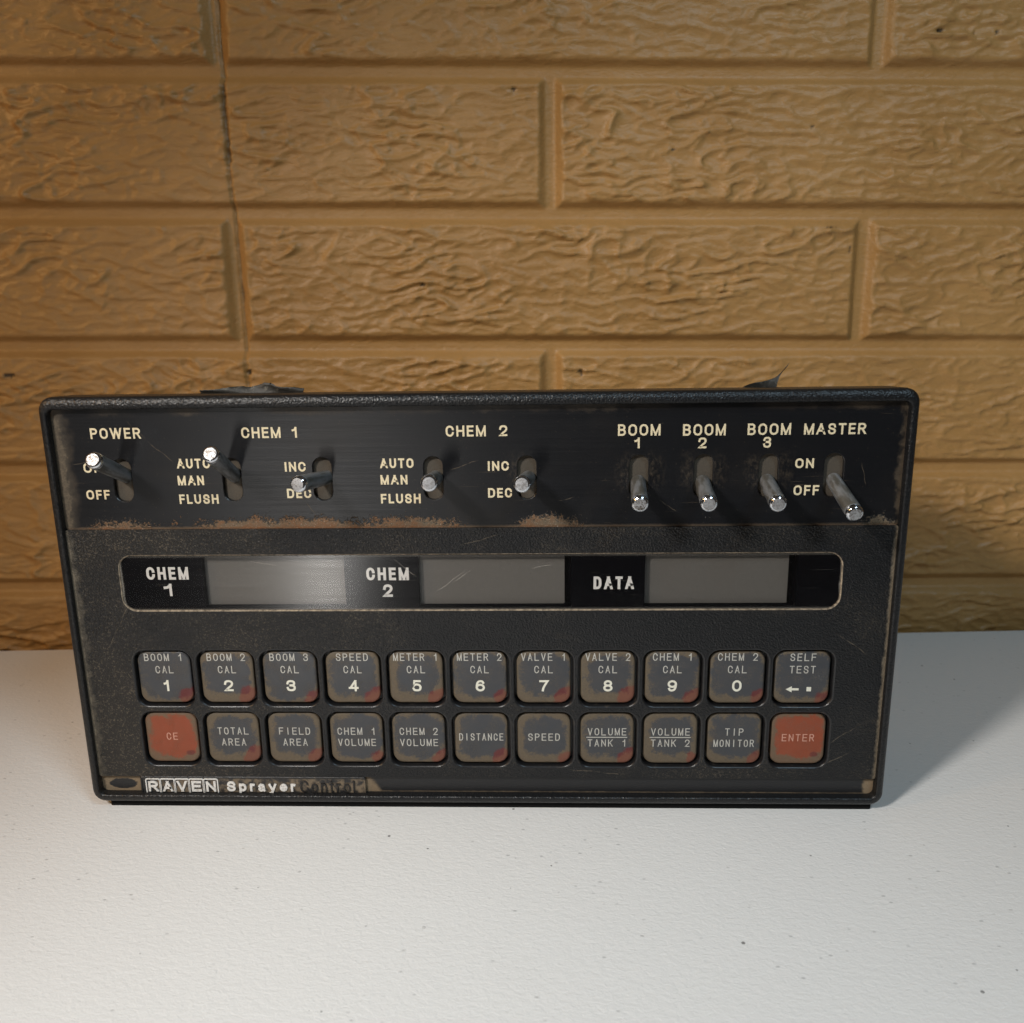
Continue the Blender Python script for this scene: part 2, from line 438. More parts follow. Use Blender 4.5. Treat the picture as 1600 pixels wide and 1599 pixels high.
def tag(o, label=None, cat=None, group=None, kind=None):
    if label: o['label'] = label
    if cat: o['category'] = cat
    if group: o['group'] = group
    if kind: o['kind'] = kind
    return o

def rrect(x0, x1, z0, z1, r, n=7):
    """rounded rectangle outline, counter-clockwise seen from the front"""
    pts = []
    for cx, cz, a in ((x1 - r, z0 + r, -90), (x1 - r, z1 - r, 0), (x0 + r, z1 - r, 90), (x0 + r, z0 + r, 180)):
        for i in range(n + 1):
            t = math.radians(a + 90 * i / n)
            pts.append((cx + r * math.cos(t), cz + r * math.sin(t)))
    return pts

def loft(V_, F_, loops, cap0=False, cap1=False, MI=None, mi=0):
    """loops: lists of (x, y, z), same length; bridge them"""
    n = len(loops[0]); b = len(V_)
    for L in loops: V_.extend(L)
    for k in range(len(loops) - 1):
        for i in range(n):
            j = (i + 1) % n
            F_.append((b + k * n + i, b + k * n + j, b + (k + 1) * n + j, b + (k + 1) * n + i))
            if MI is not None: MI.append(mi)
    if cap0:
        F_.append(tuple(b + i for i in range(n))[::-1])
        if MI is not None: MI.append(mi)
    if cap1:
        o = b + (len(loops) - 1) * n
        F_.append(tuple(o + i for i in range(n)))
        if MI is not None: MI.append(mi)

def at(outline, y): return [(x, y, z) for x, z in outline]

def holed_plate(V_, F_, outer, holes, y, MI=None, mi=0):
    polys = [[Vector((x, z, 0)) for x, z in outer]] + [[Vector((x, z, 0)) for x, z in h] for h in holes]
    flat = [p for q in polys for p in q]
    tri = tessellate_polygon(polys)
    b = len(V_)
    V_.extend([(p.x, y, p.y) for p in flat])
    for t in tri:
        a, c, d = [flat[i] for i in t]
        if (c - a).cross(d - a).z < 0: t = t[::-1]
        F_.append(tuple(b + i for i in t))
        if MI is not None: MI.append(mi)

# ------------------------------------------------------------------ stroke lettering
def ell(cx, cy, rx, ry, a0, a1, n=9):
    return [(cx + rx * math.cos(math.radians(a0 + (a1 - a0) * i / n)), cy + ry * math.sin(math.radians(a0 + (a1 - a0) * i / n))) for i in range(n + 1)]

def spl(pts, n=5):
    out = []
    P = [pts[0]] + list(pts) + [pts[-1]]
    for i in range(1, len(P) - 2):
        p0, p1, p2, p3 = P[i - 1], P[i], P[i + 1], P[i + 2]
        for k in range(n):
            t = k / n
            out.append(tuple(0.5 * (2 * p1[c] + (p2[c] - p0[c]) * t + (2 * p0[c] - 5 * p1[c] + 4 * p2[c] - p3[c]) * t * t + (3 * p1[c] - p0[c] - 3 * p2[c] + p3[c]) * t ** 3) for c in (0, 1)))
    out.append(pts[-1])
    return out

K = 0.36
_six = spl([(0.92, 0.82), (0.78, 0.96), (0.52, 1), (0.20, 0.90), (0.04, 0.64), (0, 0.36)])
_S = spl([(0.97, 0.74), (0.84, 0.94), (0.5, 1), (0.15, 0.94), (0.03, 0.75), (0.16, 0.59), (0.5, 0.51), (0.86, 0.42), (0.99, 0.25), (0.85, 0.06), (0.5, 0), (0.14, 0.06), (0.0, 0.27)])
def _o(k=K): return ell(0.5, 1 - k, 0.5, k, 0, 180, 12) + ell(0.5, k, 0.5, k, 180, 360, 12)
G = {  # width, strokes (closed flag first)
 'A': (0.74, [(2, [(0, 0), (0.5, 1), (1, 0)]), (0, [(0.17, 0.31), (0.83, 0.31)])]),
 'B': (0.64, [(0, [(0, 0), (0, 1)]), (0, [(0, 1), (0.52, 1)] + ell(0.54, 0.76, 0.38, 0.24, 90, -90)[1:] + [(0.06, 0.52)]), (0, [(0.5, 0.52)] + ell(0.58, 0.26, 0.42, 0.26, 90, -90)[1:] + [(0, 0)])]),
 'C': (0.68, [(0, [(0.99, 0.70)] + ell(0.5, 1 - K, 0.5, K, 12, 180, 12) + ell(0.5, K, 0.5, K, 180, 348, 12) + [(0.99, 0.30)])]),
 'D': (0.68, [(1, [(0, 0), (0, 1), (0.42, 1)] + ell(0.45, 1 - K, 0.55, K, 90, 0) + ell(0.45, K, 0.55, K, 0, -90) + [(0.42, 0)])]),
 'E': (0.56, [(0, [(1, 1), (0, 1), (0, 0), (1, 0)]), (0, [(0, 0.52), (0.9, 0.52)])]),
 'F': (0.54, [(0, [(1, 1), (0, 1), (0, 0)]), (0, [(0, 0.51), (0.88, 0.51)])]),
 'H': (0.66, [(0, [(0, 0), (0, 1)]), (0, [(1, 0), (1, 1)]), (0, [(0, 0.52), (1, 0.52)])]),
 'I': (0.0, [(0, [(0.5, 0), (0.5, 1)])]),
 'K': (0.66, [(0, [(0, 0), (0, 1)]), (2, [(0.98, 1), (0.03, 0.38)]), (2, [(0.36, 0.60), (1, 0)])]),
 'L': (0.52, [(0, [(0, 1), (0, 0), (1, 0)])]),
 'M': (0.80, [(0, [(0, 0), (0, 1)]), (0, [(1, 0), (1, 1)]), (3, [(0, 1), (0.5, 0.0), (1, 1)])]),
 'N': (0.66, [(0, [(0, 0), (0, 1)]), (0, [(1, 0), (1, 1)]), (3, [(0, 1), (1, 0)])]),
 'O': (0.70, [(1, _o())]),
 'P': (0.62, [(0, [(0, 0), (0, 1)]), (0, [(0, 1), (0.55, 1)] + ell(0.58, 0.745, 0.42, 0.255, 90, -90) + [(0.06, 0.49)])]),
 'R': (0.65, [(0, [(0, 0), (0, 1)]), (0, [(0, 1), (0.55, 1)] + ell(0.56, 0.75, 0.42, 0.25, 90, -90) + [(0.06, 0.50)]), (2, [(0.52, 0.50), (0.98, 0)])]),
 'S': (0.64, [(0, _S)]),
 'T': (0.62, [(0, [(0, 1), (1, 1)]), (0, [(0.5, 1), (0.5, 0)])]),
 'U': (0.66, [(0, [(0, 1)] + ell(0.5, K, 0.5, K, 180, 360, 12) + [(1, 1)])]),
 'V': (0.72, [(2, [(0, 1), (0.5, 0), (1, 1)])]),
 'W': (1.0, [(2, [(0, 1), (0.25, 0), (0.5, 1), (0.75, 0), (1, 1)])]),
 '1': (0.36, [(0, [(0.0, 0.72), (0.45, 0.76), (0.80, 0.93)]), (0, [(0.9, 1.0), (0.9, 0)])]),
 '2': (0.56, [(0, spl([(0.0, 0.70), (0.12, 0.92), (0.5, 1), (0.88, 0.92), (1, 0.72), (0.86, 0.50), (0.45, 0.26), (0.06, 0.0)]) + [(1, 0)])]),
 '3': (0.56, [(0, spl([(0.0, 0.75), (0.13, 0.94), (0.5, 1), (0.86, 0.93), (0.95, 0.75), (0.82, 0.58), (0.42, 0.53)])), (0, spl([(0.42, 0.53), (0.86, 0.47), (1, 0.27), (0.86, 0.06), (0.5, 0), (0.12, 0.06), (0, 0.26)]))]),
 '4': (0.60, [(0, [(0.74, 0), (0.74, 1)]), (0, [(-0.1, 0.26), (1, 0.26)]), (2, [(0.70, 1), (0.0, 0.26)])]),
 '5': (0.56, [(0, [(0.92, 1), (0.16, 1)] + spl([(0.05, 0.48), (0.22, 0.60), (0.54, 0.64), (0.88, 0.54), (1, 0.32), (0.87, 0.07), (0.5, 0), (0.13, 0.05), (0, 0.22)]))]),
 '6': (0.56, [(0, _six), (1, ell(0.5, 0.305, 0.5, 0.305, 0, 345, 20))]),
 '7': (0.54, [(0, [(0, 1), (1, 1)] + spl([(0.62, 0.55), (0.42, 0.25), (0.35, 0)]))]),
 '8': (0.56, [(1, ell(0.5, 0.765, 0.43, 0.235, 0, 345, 20)), (1, ell(0.5, 0.265, 0.5, 0.265, 0, 345, 20))]),
 '9': (0.56, [(0, [(1 - x, 1 - y) for x, y in _six]), (1, ell(0.5, 0.695, 0.5, 0.305, 0, 345, 20))]),
 '0': (0.54, [(1, _o(0.42))]),
 'p': (0.56, [(0, [(0, -0.36), (0, 0.72)]), (1, ell(0.5, 0.36, 0.5, 0.36, 0, 345, 18))]),
 'r': (0.36, [(0, [(0, 0), (0, 0.72)]), (0, spl([(0, 0.40), (0.25, 0.64), (0.6, 0.72), (1, 0.70)]))]),
 'a': (0.52, [(0, spl([(0.04, 0.55), (0.2, 0.69), (0.5, 0.72), (0.82, 0.66), (0.9, 0.50)]) + [(0.9, 0.12), (1.0, 0.0)]), (0, spl([(0.9, 0.42), (0.4, 0.38), (0.06, 0.28), (0.04, 0.12), (0.28, 0), (0.62, 0.04), (0.9, 0.2)]))]),
 'y': (0.58, [(0, [(0, 0.72), (0.5, 0.02)]), (0, [(1, 0.72), (0.42, -0.25), (0.12, -0.34)])]),
 'e': (0.56, [(0, [(0.12, 0.37), (0.92, 0.37)]), (0, ell(0.5, 0.36, 0.5, 0.36, 2, 318, 18))]),
 'o': (0.58, [(1, ell(0.5, 0.36, 0.5, 0.36, 0, 345, 18))]),
 'n': (0.52, [(0, [(0, 0), (0, 0.72)]), (0, spl([(0, 0.42), (0.2, 0.64), (0.55, 0.72), (0.9, 0.62), (1, 0.4)]) + [(1, 0)])]),
 't': (0.32, [(0, [(0.4, 0.95), (0.4, 0.1), (0.6, 0), (1, 0)]), (0, [(0, 0.70), (1, 0.70)])]),
 'l': (0.0, [(0, [(0.5, 0), (0.5, 1)])]),
}

def ribbon(V_, F_, pts, t, y, closed=False, depth=0.0):
    P = [Vector(p) for p in pts]
    Q = [P[0]]
    for p in P[1:]:
        if (p - Q[-1]).length > 1e-3: Q.append(p)
    if closed and (Q[0] - Q[-1]).length < 1e-3: Q.pop()
    n = len(Q); L = []; R = []
    for i in range(n):
        a = Q[(i - 1) % n] if (closed or i > 0) else None
        c = Q[(i + 1) % n] if (closed or i < n - 1) else None
        d1 = (Q[i] - a).normalized() if a is not None else None
        d2 = (c - Q[i]).normalized() if c is not None else None
        if d1 is None: d1 = d2
        if d2 is None: d2 = d1
        n1 = Vector((-d1.y, d1.x)); n2 = Vector((-d2.y, d2.x))
        mvec = n1 + n2
        if mvec.length < 0.3: mvec = n1
        mvec.normalize()
        k = 1.0 / max(0.42, mvec.dot(n1))
        L.append(Q[i] + mvec * (t / 2 * k)); R.append(Q[i] - mvec * (t / 2 * k))
    b = len(V_)
    for i in range(n):
        V_.append((L[i].x, y, L[i].y)); V_.append((R[i].x, y, R[i].y))
    m_ = n if closed else n - 1
    for i in range(m_):
        j = (i + 1) % n
        F_.append((b + 2 * i, b + 2 * i + 1, b + 2 * j + 1, b + 2 * j))
    if depth:
        o = len(V_)
        for i in range(n):
            V_.append((L[i].x, y + depth, L[i].y)); V_.append((R[i].x, y + depth, R[i].y))
        for i in range(m_):
            j = (i + 1) % n
            F_.append((b + 2 * i, b + 2 * j, o + 2 * j, o + 2 * i))
            F_.append((b + 2 * j + 1, b + 2 * i + 1, o + 2 * i + 1, o + 2 * j + 1))
        if not closed:
            F_.append((b + 1, b, o, o + 1)); e = 2 * (n - 1)
            F_.append((b + e, b + e + 1, o + e + 1, o + e))

def lettering(V_, F_, s, x0, x1, z0, h, t, y, gap=0.20, mono=None, gw=None, depth=0.0):
    """letters of height h from x0 to x1 (or monospaced, pitch mono, centred on (x0+x1)/2), baseline z0, stroke t"""
    items = []
    if mono:
        n = len(s); cx = (x0 + x1) / 2
        for i, c in enumerate(s):
            if c == ' ': continue
            w = (gw or 0.62) * mono
            if c == 'I': w = t
            if c == '1': w *= 0.62
            if c == 'M': w *= 1.08
            xc = cx + (i - (n - 1) / 2) * mono
            items.append((c, xc - w / 2, w))
    else:
        u = 0.0; raw = []
        for c in s:
            if c == ' ': u += 0.42; continue
            w = max(G[c][0], t / h)
            raw.append((c, u, w)); u += w + gap
        u -= gap; k = (x1 - x0) / u
        for c, a, w in raw:
            w2 = w * k if G[c][0] > 0 else t
            items.append((c, x0 + a * k, w2))
    step = 0
    for c, xa, w in items:
        for cl, pts in G[c][1]:
            q = [(xa + t / 2 + px * max(w - t, 0.0), z0 + t / 2 + pz * (h - t)) for px, pz in pts]
            yy = y - 0.006 * (step % 7)
            step += 1
            if cl in (0, 1):
                if cl == 0:                                   # square ends
                    a_, b_ = Vector(q[0]), Vector(q[1])
                    q[0] = tuple(a_ - (b_ - a_).normalized() * t * 0.5)
                    a_, b_ = Vector(q[-1]), Vector(q[-2])
                    q[-1] = tuple(a_ - (b_ - a_).normalized() * t * 0.5)
                ribbon(V_, F_, q, t, yy, bool(cl), depth)
                continue
            for a_, b_ in zip(q[:-1], q[1:]):
                step += 1
                yy = y - 0.006 * (step % 7)
                a_, b_ = Vector(a_), Vector(b_)
                d_ = (b_ - a_).normalized(); n_ = Vector((-d_.y, d_.x)) * (t * (0.44 if cl == 3 else 0.48))
                a_ = a_ - d_ * (t if a_.y < z0 + t or a_.y > z0 + h - t else 0); b_ = b_ + d_ * (t if b_.y < z0 + t or b_.y > z0 + h - t else 0)
                poly = [a_ + n_, a_ - n_, b_ - n_, b_ + n_]
                cuts = [(1, z0, 1), (1, z0 + h, -1)]
                if cl == 3: cuts += [(0, xa, 1), (0, xa + w, -1)]
                for ax, lim, sg in cuts:
                    out = []
                    for i in range(len(poly)):
                        p0, p1 = poly[i], poly[(i + 1) % len(poly)]
                        i0, i1 = (p0[ax] - lim) * sg >= 0, (p1[ax] - lim) * sg >= 0
                        if i0: out.append(p0)
                        if i0 != i1: out.append(p0.lerp(p1, (lim - p0[ax]) / (p1[ax] - p0[ax])))
                    poly = out
                if len(poly) < 3: continue
                bb = len(V_); k_ = len(poly)
                V_.extend([(v.x, yy, v.y) for v in poly]); F_.append(tuple(range(bb, bb + k_)))
                if depth:
                    V_.extend([(v.x, yy + depth, v.y) for v in poly])
                    for i in range(k_): F_.append((bb + (i + 1) % k_, bb + i, bb + k_ + i, bb + k_ + (i + 1) % k_))

def legend(name, parts, mat, parent, y, loc=None, depth=0.0):
    V_, F_ = [], []
    for kw in parts: lettering(V_, F_, y=y, depth=depth, **kw)
    return mk(name, V_, F_, mat, parent, loc=loc)

# ------------------------------------------------------------------ the console
con = bpy.data.objects.new('control_console', None)
COL.objects.link(con)
tag(con, 'dusty black control console with toggle switches, displays and square keys standing on the table', 'control panel')

XL, XR, ZB, ZT = -140.0, 140.0, 2.0, 147.6
def ring(f, y):
    """f = 0 at the outer edge, 1 at the inner edge of the rim"""
    r = 4.6 - 2.6 * f
    return at(rrect(XL + 3.0 * f, XR - 3.0 * f, ZB + 3.3 * f, ZT - 4.1 * f, max(r, 0.8), 8), y)
V_, F_ = [], []
prof = [(0.5, 17.0), (0.36, 17.0), (0.28, 16.6), (0.02, 3.0)]
for a in (15, 30, 45, 60, 75, 90):
    prof.append((0.66 - 0.66 * math.cos(math.radians(a)), 2.3 - 2.3 * math.sin(math.radians(a))))
prof += [(0.80, 0.0), (0.92, 0.2), (0.97, 0.6), (1.0, 4.8)]
loops = [ring(i, y) for i, y in prof]
loft(V_, F_, loops, cap0=True)
mk('front_bezel', V_, F_, MAT_BEZEL, con, smooth=True, sharp=50)

# rear housing and base rail
V_, F_ = [], []
o = lambda i: rrect(-131 + i, 131 - i, -0.5 + i, 139 - i, 3, 5)
loft(V_, F_, [at(o(0), 17.2), at(o(0), 70), at(o(1.5), 72)], True, True)
mk('rear_housing', V_, F_, MAT_CASE, con, smooth=True, sharp=40)
V_, F_ = [], []
q = rrect(-134.6, 136.6, -0.5, 2.3, 0.5, 4)
loft(V_, F_, [at(q, 2.6), at(q, 17.0)], True, True)
mk('base_rail', V_, F_, MAT_RAIL, con, smooth=True, sharp=40)

# keypad plate (key wells and display opening)
YP = 2.0
KX = [0.2 + 21.95 * (i - 5) for i in range(11)]
KZ = [49.4, 26.4]
WIN = (-120.3, 120.0, 74.7, 93.8)
outer = rrect(-137.1, 137.1, 11.7, 103.1, 0.6, 2)
wells = []
for z in KZ:
    for x in KX:
        wells.append((x, z))
V_, F_, MI = [], [], []
holes = [rrect(x - 10.72, x + 10.72, z - 10.95, z + 10.95, 4.6, 6) for x, z in wells]
wo = rrect(WIN[0] - 0.5, WIN[1] + 0.5, WIN[2] - 0.5, WIN[3] + 0.5, 4.9, 7)
holed_plate(V_, F_, outer, holes + [wo], YP, MI, 0)
loft(V_, F_, [at(outer, YP + 3.0), at(outer, YP)], MI=MI, mi=0)
for x, z in wells:
    L = []
    for ins, y in ((0, YP), (0.16, YP + 0.02), (0.52, YP + 0.30), (0.66, YP + 0.75), (0.70, YP + 4.2)):
        L.append(at(rrect(x - 10.72 + ins, x + 10.72 - ins, z - 10.95 + ins, z + 10.95 - ins, 4.6 - ins, 6), y))
    loft(V_, F_, L, MI=MI, mi=1, cap1=True)
L = [at(rrect(WIN[0] - 0.5 + i, WIN[1] + 0.5 - i, WIN[2] - 0.5 + i, WIN[3] + 0.5 - i, 4.9 - i, 7), y) for i, y in ((0, YP), (0.3, YP + 0.22), (0.42, YP + 0.9))]
loft(V_, F_, L, MI=MI, mi=2)
mk('keypad_plate', V_, F_, [MAT_PLATE, MAT_SMOOTH, MAT_GAP], con, smooth=True, sharp=35, mi=MI)

# display window: clear cover, printed mask with three openings, three screens behind
V_, F_ = [], []
q = rrect(*WIN, 4.3, 7)
loft(V_, F_, [at(q, 2.45), at(q, 2.9)], True, False)
holes = [(-92.5, -44.4), (-19.5, 31.5), (56.0, 105.9)]
win = mk('display_cover', V_, F_, MAT_COVER, con)
V_, F_ = [], []
hs = [rrect(a, b, 75.3, 93.2, 0.4, 2) for a, b in holes]
holed_plate(V_, F_, rrect(WIN[0] - 0.2, WIN[1] + 0.2, WIN[2] - 0.2, WIN[3] + 0.2, 4.4, 7), hs, 3.0)
for h in hs: loft(V_, F_, [at(h, 3.0), at(h, 6.8)], cap1=True)
mask = mk('display_mask', V_, F_, MAT_MASK, con)
for (a, b) in ((-92.4, -44.5), (-19.4, 29.4), (56.1, 103.6)):
    V_, F_ = [], []
    q = rrect(a, b, 75.6, 92.9, 0.3, 2)
    loft(V_, F_, [at(q, 6.2), at(q, 5.2)], False, True)
    mk('display_screen', V_, [f[::-1] for f in F_], MAT_LCD, con)
HB = dict(h=4.45, t=0.9, gap=0.23)
legend('printed_legend', [dict(s='CHEM', x0=-111.8, x1=-97.4, z0=85.3, **HB), dict(s='1', x0=-106.4, x1=-103.4, z0=79.4, **HB)], MAT_INK_WHITE, mask, 2.97)
legend('printed_legend', [dict(s='CHEM', x0=-37.0, x1=-22.7, z0=84.8, **HB), dict(s='2', x0=-31.6, x1=-28.4, z0=78.9, **HB)], MAT_INK_WHITE, mask, 2.97)
legend('printed_legend', [dict(s='DATA', x0=39.0, x1=52.4, z0=81.4, **HB)], MAT_INK_WHITE, mask, 2.97)

# switch panel with nine slots
YS = 2.75
SX = [-115.8, -79.4, -49.5, -13.2, 17.2, 53.3, 74.0, 94.7, 115.4]
SZ = 119.7
outer = rrect(-137.2, 137.2, 103.0, 143.7, 1.2, 3)
V_, F_, MI = [], [], []
pills = [rrect(x - 3.3, x + 3.3, SZ - 7.4, SZ + 7.4, 3.29, 8) for x in SX]
holed_plate(V_, F_, outer, pills, YS, MI, 0)
for x in SX:
    L = [at(rrect(x - 3.3 + i, x + 3.3 - i, SZ - 7.4 + i, SZ + 7.4 - i, 3.29 - i, 8), y) for i, y in ((0, YS), (0.18, YS + 0.15), (0.22, YS + 1.5))]
    loft(V_, F_, L, MI=MI, mi=1)
panel = mk('switch_panel', V_, F_, [MAT_PANEL, MAT_SMOOTH], con, mi=MI)

T = 0.62
def PL(s, x0, x1, z0, z1, t=T): return dict(s=s, x0=x0, x1=x1, z0=z0, h=z1 - z0, t=t)
for words in ([('POWER', -124.7, -108.1, 133.65, 137.2)], [('CHEM', -75.0, -62.2, 133.45, 137.0), ('1', -58.5, -56.8, 133.45, 137.0)],
              [('CHEM', -8.7, 4.2, 133.35, 136.9), ('2', 8.5, 11.1, 133.35, 136.9)],
              [('AUTO', -97.2, -86.3, 123.65, 126.85)], [('MAN', -97.5, -88.8, 118.0, 121.2)], [('FLUSH', -97.6, -84.5, 111.7, 114.9)],
              [('ON', -128.4, -122.3, 122.45, 125.7)], [('OFF', -128.6, -120.7, 113.4, 116.6)],
              [('INC', -61.7, -54.8, 122.3, 125.5)], [('DEC', -61.6, -53.6, 113.4, 116.6)],
              [('AUTO', -30.4, -19.5, 123.2, 126.4)], [('MAN', -30.5, -21.7, 117.75, 120.9)], [('FLUSH', -30.7, -17.6, 111.4, 114.6)],
              [('INC', 4.6, 11.4, 122.05, 125.2)], [('DEC', 4.5, 12.3, 113.1, 116.3)],
              [('BOOM', 46.4, 59.9, 133.1, 136.8), ('1', 51.7, 53.5, 129.0, 132.5)],
              [('BOOM', 67.0, 80.5, 132.95, 136.65), ('2', 72.0, 74.6, 128.85, 132.35)],
              [('BOOM', 87.4, 101.0, 132.95, 136.65), ('3', 92.5, 95.0, 128.85, 132.35)],
              [('MASTER', 105.1, 124.5, 132.95, 136.5)], [('ON', 103.0, 108.9, 122.1, 125.3)], [('OFF', 103.0, 111.1, 113.2, 116.5)]):
    legend('printed_legend', [PL(*w) for w in words], MAT_INK_CREAM, panel, YS - 0.02)

# toggle switches: slot plate + lever
LV = [((-115.0, -17, 130.6), (-115.4, 4, 121.3)), ((-78.5, -17, 132.2), (-79.2, 4, 121.2)), ((-52.5, -17, 122.4), (-48.6, 4, 120.0)),
      ((-12.2, -17, 122.4), (-12.6, 4, 119.6)), ((16.0, -17, 121.9), (17.6, 4, 119.3)), ((51.8, -17, 115.4), (53.2, 4, 117.6)),
      ((72.6, -17, 115.3), (74.0, 4, 117.4)), ((93.3, -17, 115.1), (94.7, 4, 117.6)), ((116.5, -17, 111.8), (116.0, 4, 117.6))]
def lever_mesh(L):
    V_, F_, MI = [], [], []
    n = 28
    prof = [(2.35, -L), (2.55, -9.0), (2.66, -1.15), (2.60, -0.75), (2.42, -0.38), (2.18, -0.16), (1.98, -0.06), (1.92, 0.0)]
    loops = [[(r * math.cos(2 * math.pi * i / n), r * math.sin(2 * math.pi * i / n), z) for i in range(n)] for r, z in prof]
    loft(V_, F_, loops, MI=MI, mi=0)
    b = len(V_)
    loft(V_, F_, [[(r * math.cos(2 * math.pi * i / n), r * math.sin(2 * math.pi * i / n), z) for i in range(n)] for r, z in ((1.92, 0.0), (1.75, 0.02), (0.8, 0.05))], MI=MI, mi=1, cap1=True)
    return V_, F_, MI
for (tip, root), sx in zip(LV, SX):
    V_, F_ = [], []
    q = rrect(-4.2, 4.2, -8.3, 8.3, 3.9, 6)
    loft(V_, F_, [at(q, 0.8), at(q, 0.0)], False, True)
    sw = mk('toggle_switch', V_, [f[::-1] for f in F_], MAT_SLOT, con, loc=(sx, 4.3, SZ))
    tv, rv = Vector(tip), Vector(root)
    rv = rv + (rv - tv).normalized() * 3.0
    L = (tv - rv).length
    V_, F_, MI = lever_mesh(L)
    lv = mk('lever', V_, F_, [MAT_LEVER, MAT_TIP], sw, smooth=True, sharp=40, mi=MI)
    lv.location = (tv - Vector((sx, 4.3, SZ))) * MM
    lv.rotation_euler = (tv - rv).to_track_quat('Z', 'Y').to_euler()

# keys
def key_mesh():
    V_, F_ = [], []
    w, h = 9.3, 9.65
    L = []
    for ins, y in ((0.25, 3.6), (0.0, 1.0), (0.04, 0.55), (0.16, 0.28), (0.36, 0.12), (0.70, 0.03), (1.1, 0.0)):
        L.append(at(rrect(-w + ins, w - ins, -h + ins, h - ins, 3.7 - ins * 0.8, 7), y))
    loft(V_, F_, L, False, True)
    return V_, F_
kv, kf = key_mesh()
YK = 3.2
ROW1 = ['BOOM 1', 'BOOM 2', 'BOOM 3', 'SPEED', 'METER 1', 'METER 2', 'VALVE 1', 'VALVE 2', 'CHEM 1', 'CHEM 2']
DIG = '1234567890'
ROW2 = [['CE'], ['TOTAL', 'AREA'], ['FIELD', 'AREA'], ['CHEM 1', 'VOLUME'], ['CHEM 2', 'VOLUME'], ['DISTANCE'], ['SPEED'], ['VOLUME', 'TANK 1'], ['VOLUME', 'TANK 2'], ['TIP', 'MONITOR'], ['ENTER']]
proto = {}
def make_key(x, z, red):
    k = 'r' if red else 'g'
    if k not in proto:
        o = mk('key', kv, kf, MAT_KEYRED if red else MAT_KEY, con, smooth=True, sharp=60)
        proto[k] = o
    else:
        o = proto[k].copy(); COL.objects.link(o); o.parent = con
    o.location = Vector((x, YK, z)) * MM
    return o
YL = -0.03
KT = 0.32
def mono(s, z, h=2.75, p=2.36, t=KT, gw=0.68): return dict(s=s, x0=0, x1=0, z0=z - h / 2, h=h, t=t, mono=p, gw=gw)
for i, x in enumerate(KX):
    k = make_key(x, KZ[0], False)
    if i < 10:
        s = ROW1[i]
        legend('legend', [mono(s, 7.55, p=2.36 if len(s) < 7 else 2.28), mono('CAL', 2.95)], MAT_INK_KEY, k, YL)
        w = 1.9 if DIG[i] == '1' else 3.2
        legend('digit', [dict(s=DIG[i], x0=0.1 - w / 2, x1=0.1 + w / 2, z0=-5.2, h=4.2, t=0.76)], MAT_INK_DIGIT, k, YL)
    else:
        legend('legend', [mono('SELF', 7.4), mono('TEST', 2.9)], MAT_INK_KEY, k, YL)
        V_ = [(a, YL, b) for a, b in ((-5.3, -4.35), (-3.2, -3.2), (-3.2, -5.5), (-3.25, -3.95), (-0.9, -3.95), (-0.9, -4.75), (-3.25, -4.75), (1.75, -3.5), (3.3, -3.5), (3.3, -5.1), (1.75, -5.1))]
        mk('digit', V_, [(0, 2, 6, 3, 1), (3, 6, 5, 4), (7, 10, 9, 8)], MAT_INK_DIGIT, k)
for i, x in enumerate(KX):
    red = i in (0, 10)
    k = make_key(x, KZ[1], red)
    if red: tag(k, 'red CE key with dusty rim' if i == 0 else 'red ENTER key')
    ws = ROW2[i]
    im = MAT_INK_ROSE if red else MAT_INK_KEY
    if len(ws) == 1:
        s = ws[0]
        P = 2.36 if len(s) < 7 else 2.02
        legend('legend', [mono(s, 0.45, p=P)], im, k, YL)
    else:
        zz = (2.55, -1.75)
        lst = [mono(s, q, p=2.36 if len(s) < 7 else 2.08) for s, q in zip(ws, zz)]
        V_, F_ = [], []
        for kw in lst: lettering(V_, F_, y=YL, **kw)
        if ws[0] == 'VOLUME':
            ribbon(V_, F_, [(-7.2, 0.42), (7.0, 0.42)], 0.34, YL)
        mk('legend', V_, F_, im, k)

# lower strip with badge
V_, F_ = [], []
q = rrect(-137.2, 137.2, 3.6, 11.6, 0.8, 3)
loft(V_, F_, [at(q, 5.0), at(q, 3.3)], False, True)
mk('lower_strip', V_, [f[::-1] for f in F_], MAT_STRIP, con)
V_, F_ = [], []
q = lambda i: rrect(-122.7 + i, -41.4 - i, 4.1 + i, 11.5 - i, 0.5, 3)
loft(V_, F_, [at(q(0), 4.0), at(q(0), 2.35), at(q(0.2), 2.15), at(q(0.55), 2.15), at(q(0.65), 2.4)], False, True)
badge = mk('name_badge', V_, [f[::-1] for f in F_], MAT_BADGE, con)
V_, F_ = [], []
x0, x1, z0, z1 = -120.7, -94.5, 4.75, 10.55
bw = (x1 - x0) / 5
for i in range(5):
    a = x0 + i * bw
    ribbon(V_, F_, rrect(a + 0.12, a + bw - 0.12, z0, z1, 0.5, 3), 0.40, 2.0, True, 0.35)
for i, c in enumerate('RAVEN'):
    a = x0 + i * bw + 0.85
    lettering(V_, F_, c, a, a + bw - 1.7, z0 + 0.85, z1 - z0 - 1.7, 0.80, 1.98, depth=0.38)
mk('raised_letters', V_, F_, MAT_BADGE_WHITE, badge)
V_, F_ = [], []
lettering(V_, F_, 'Sprayer', -91.3, -66.6, 5.75, 3.85, 0.80, 2.0, gap=0.26, depth=0.35)
mk('raised_letters', V_, F_, MAT_BADGE_WHITE, badge)
V_, F_ = [], []
lettering(V_, F_, 'Control', -64.9, -45.4, 5.45, 4.6, 0.52, 2.0, gap=0.24, depth=0.35)
mk('raised_letters', V_, F_, MAT_BADGE_BLACK, badge)

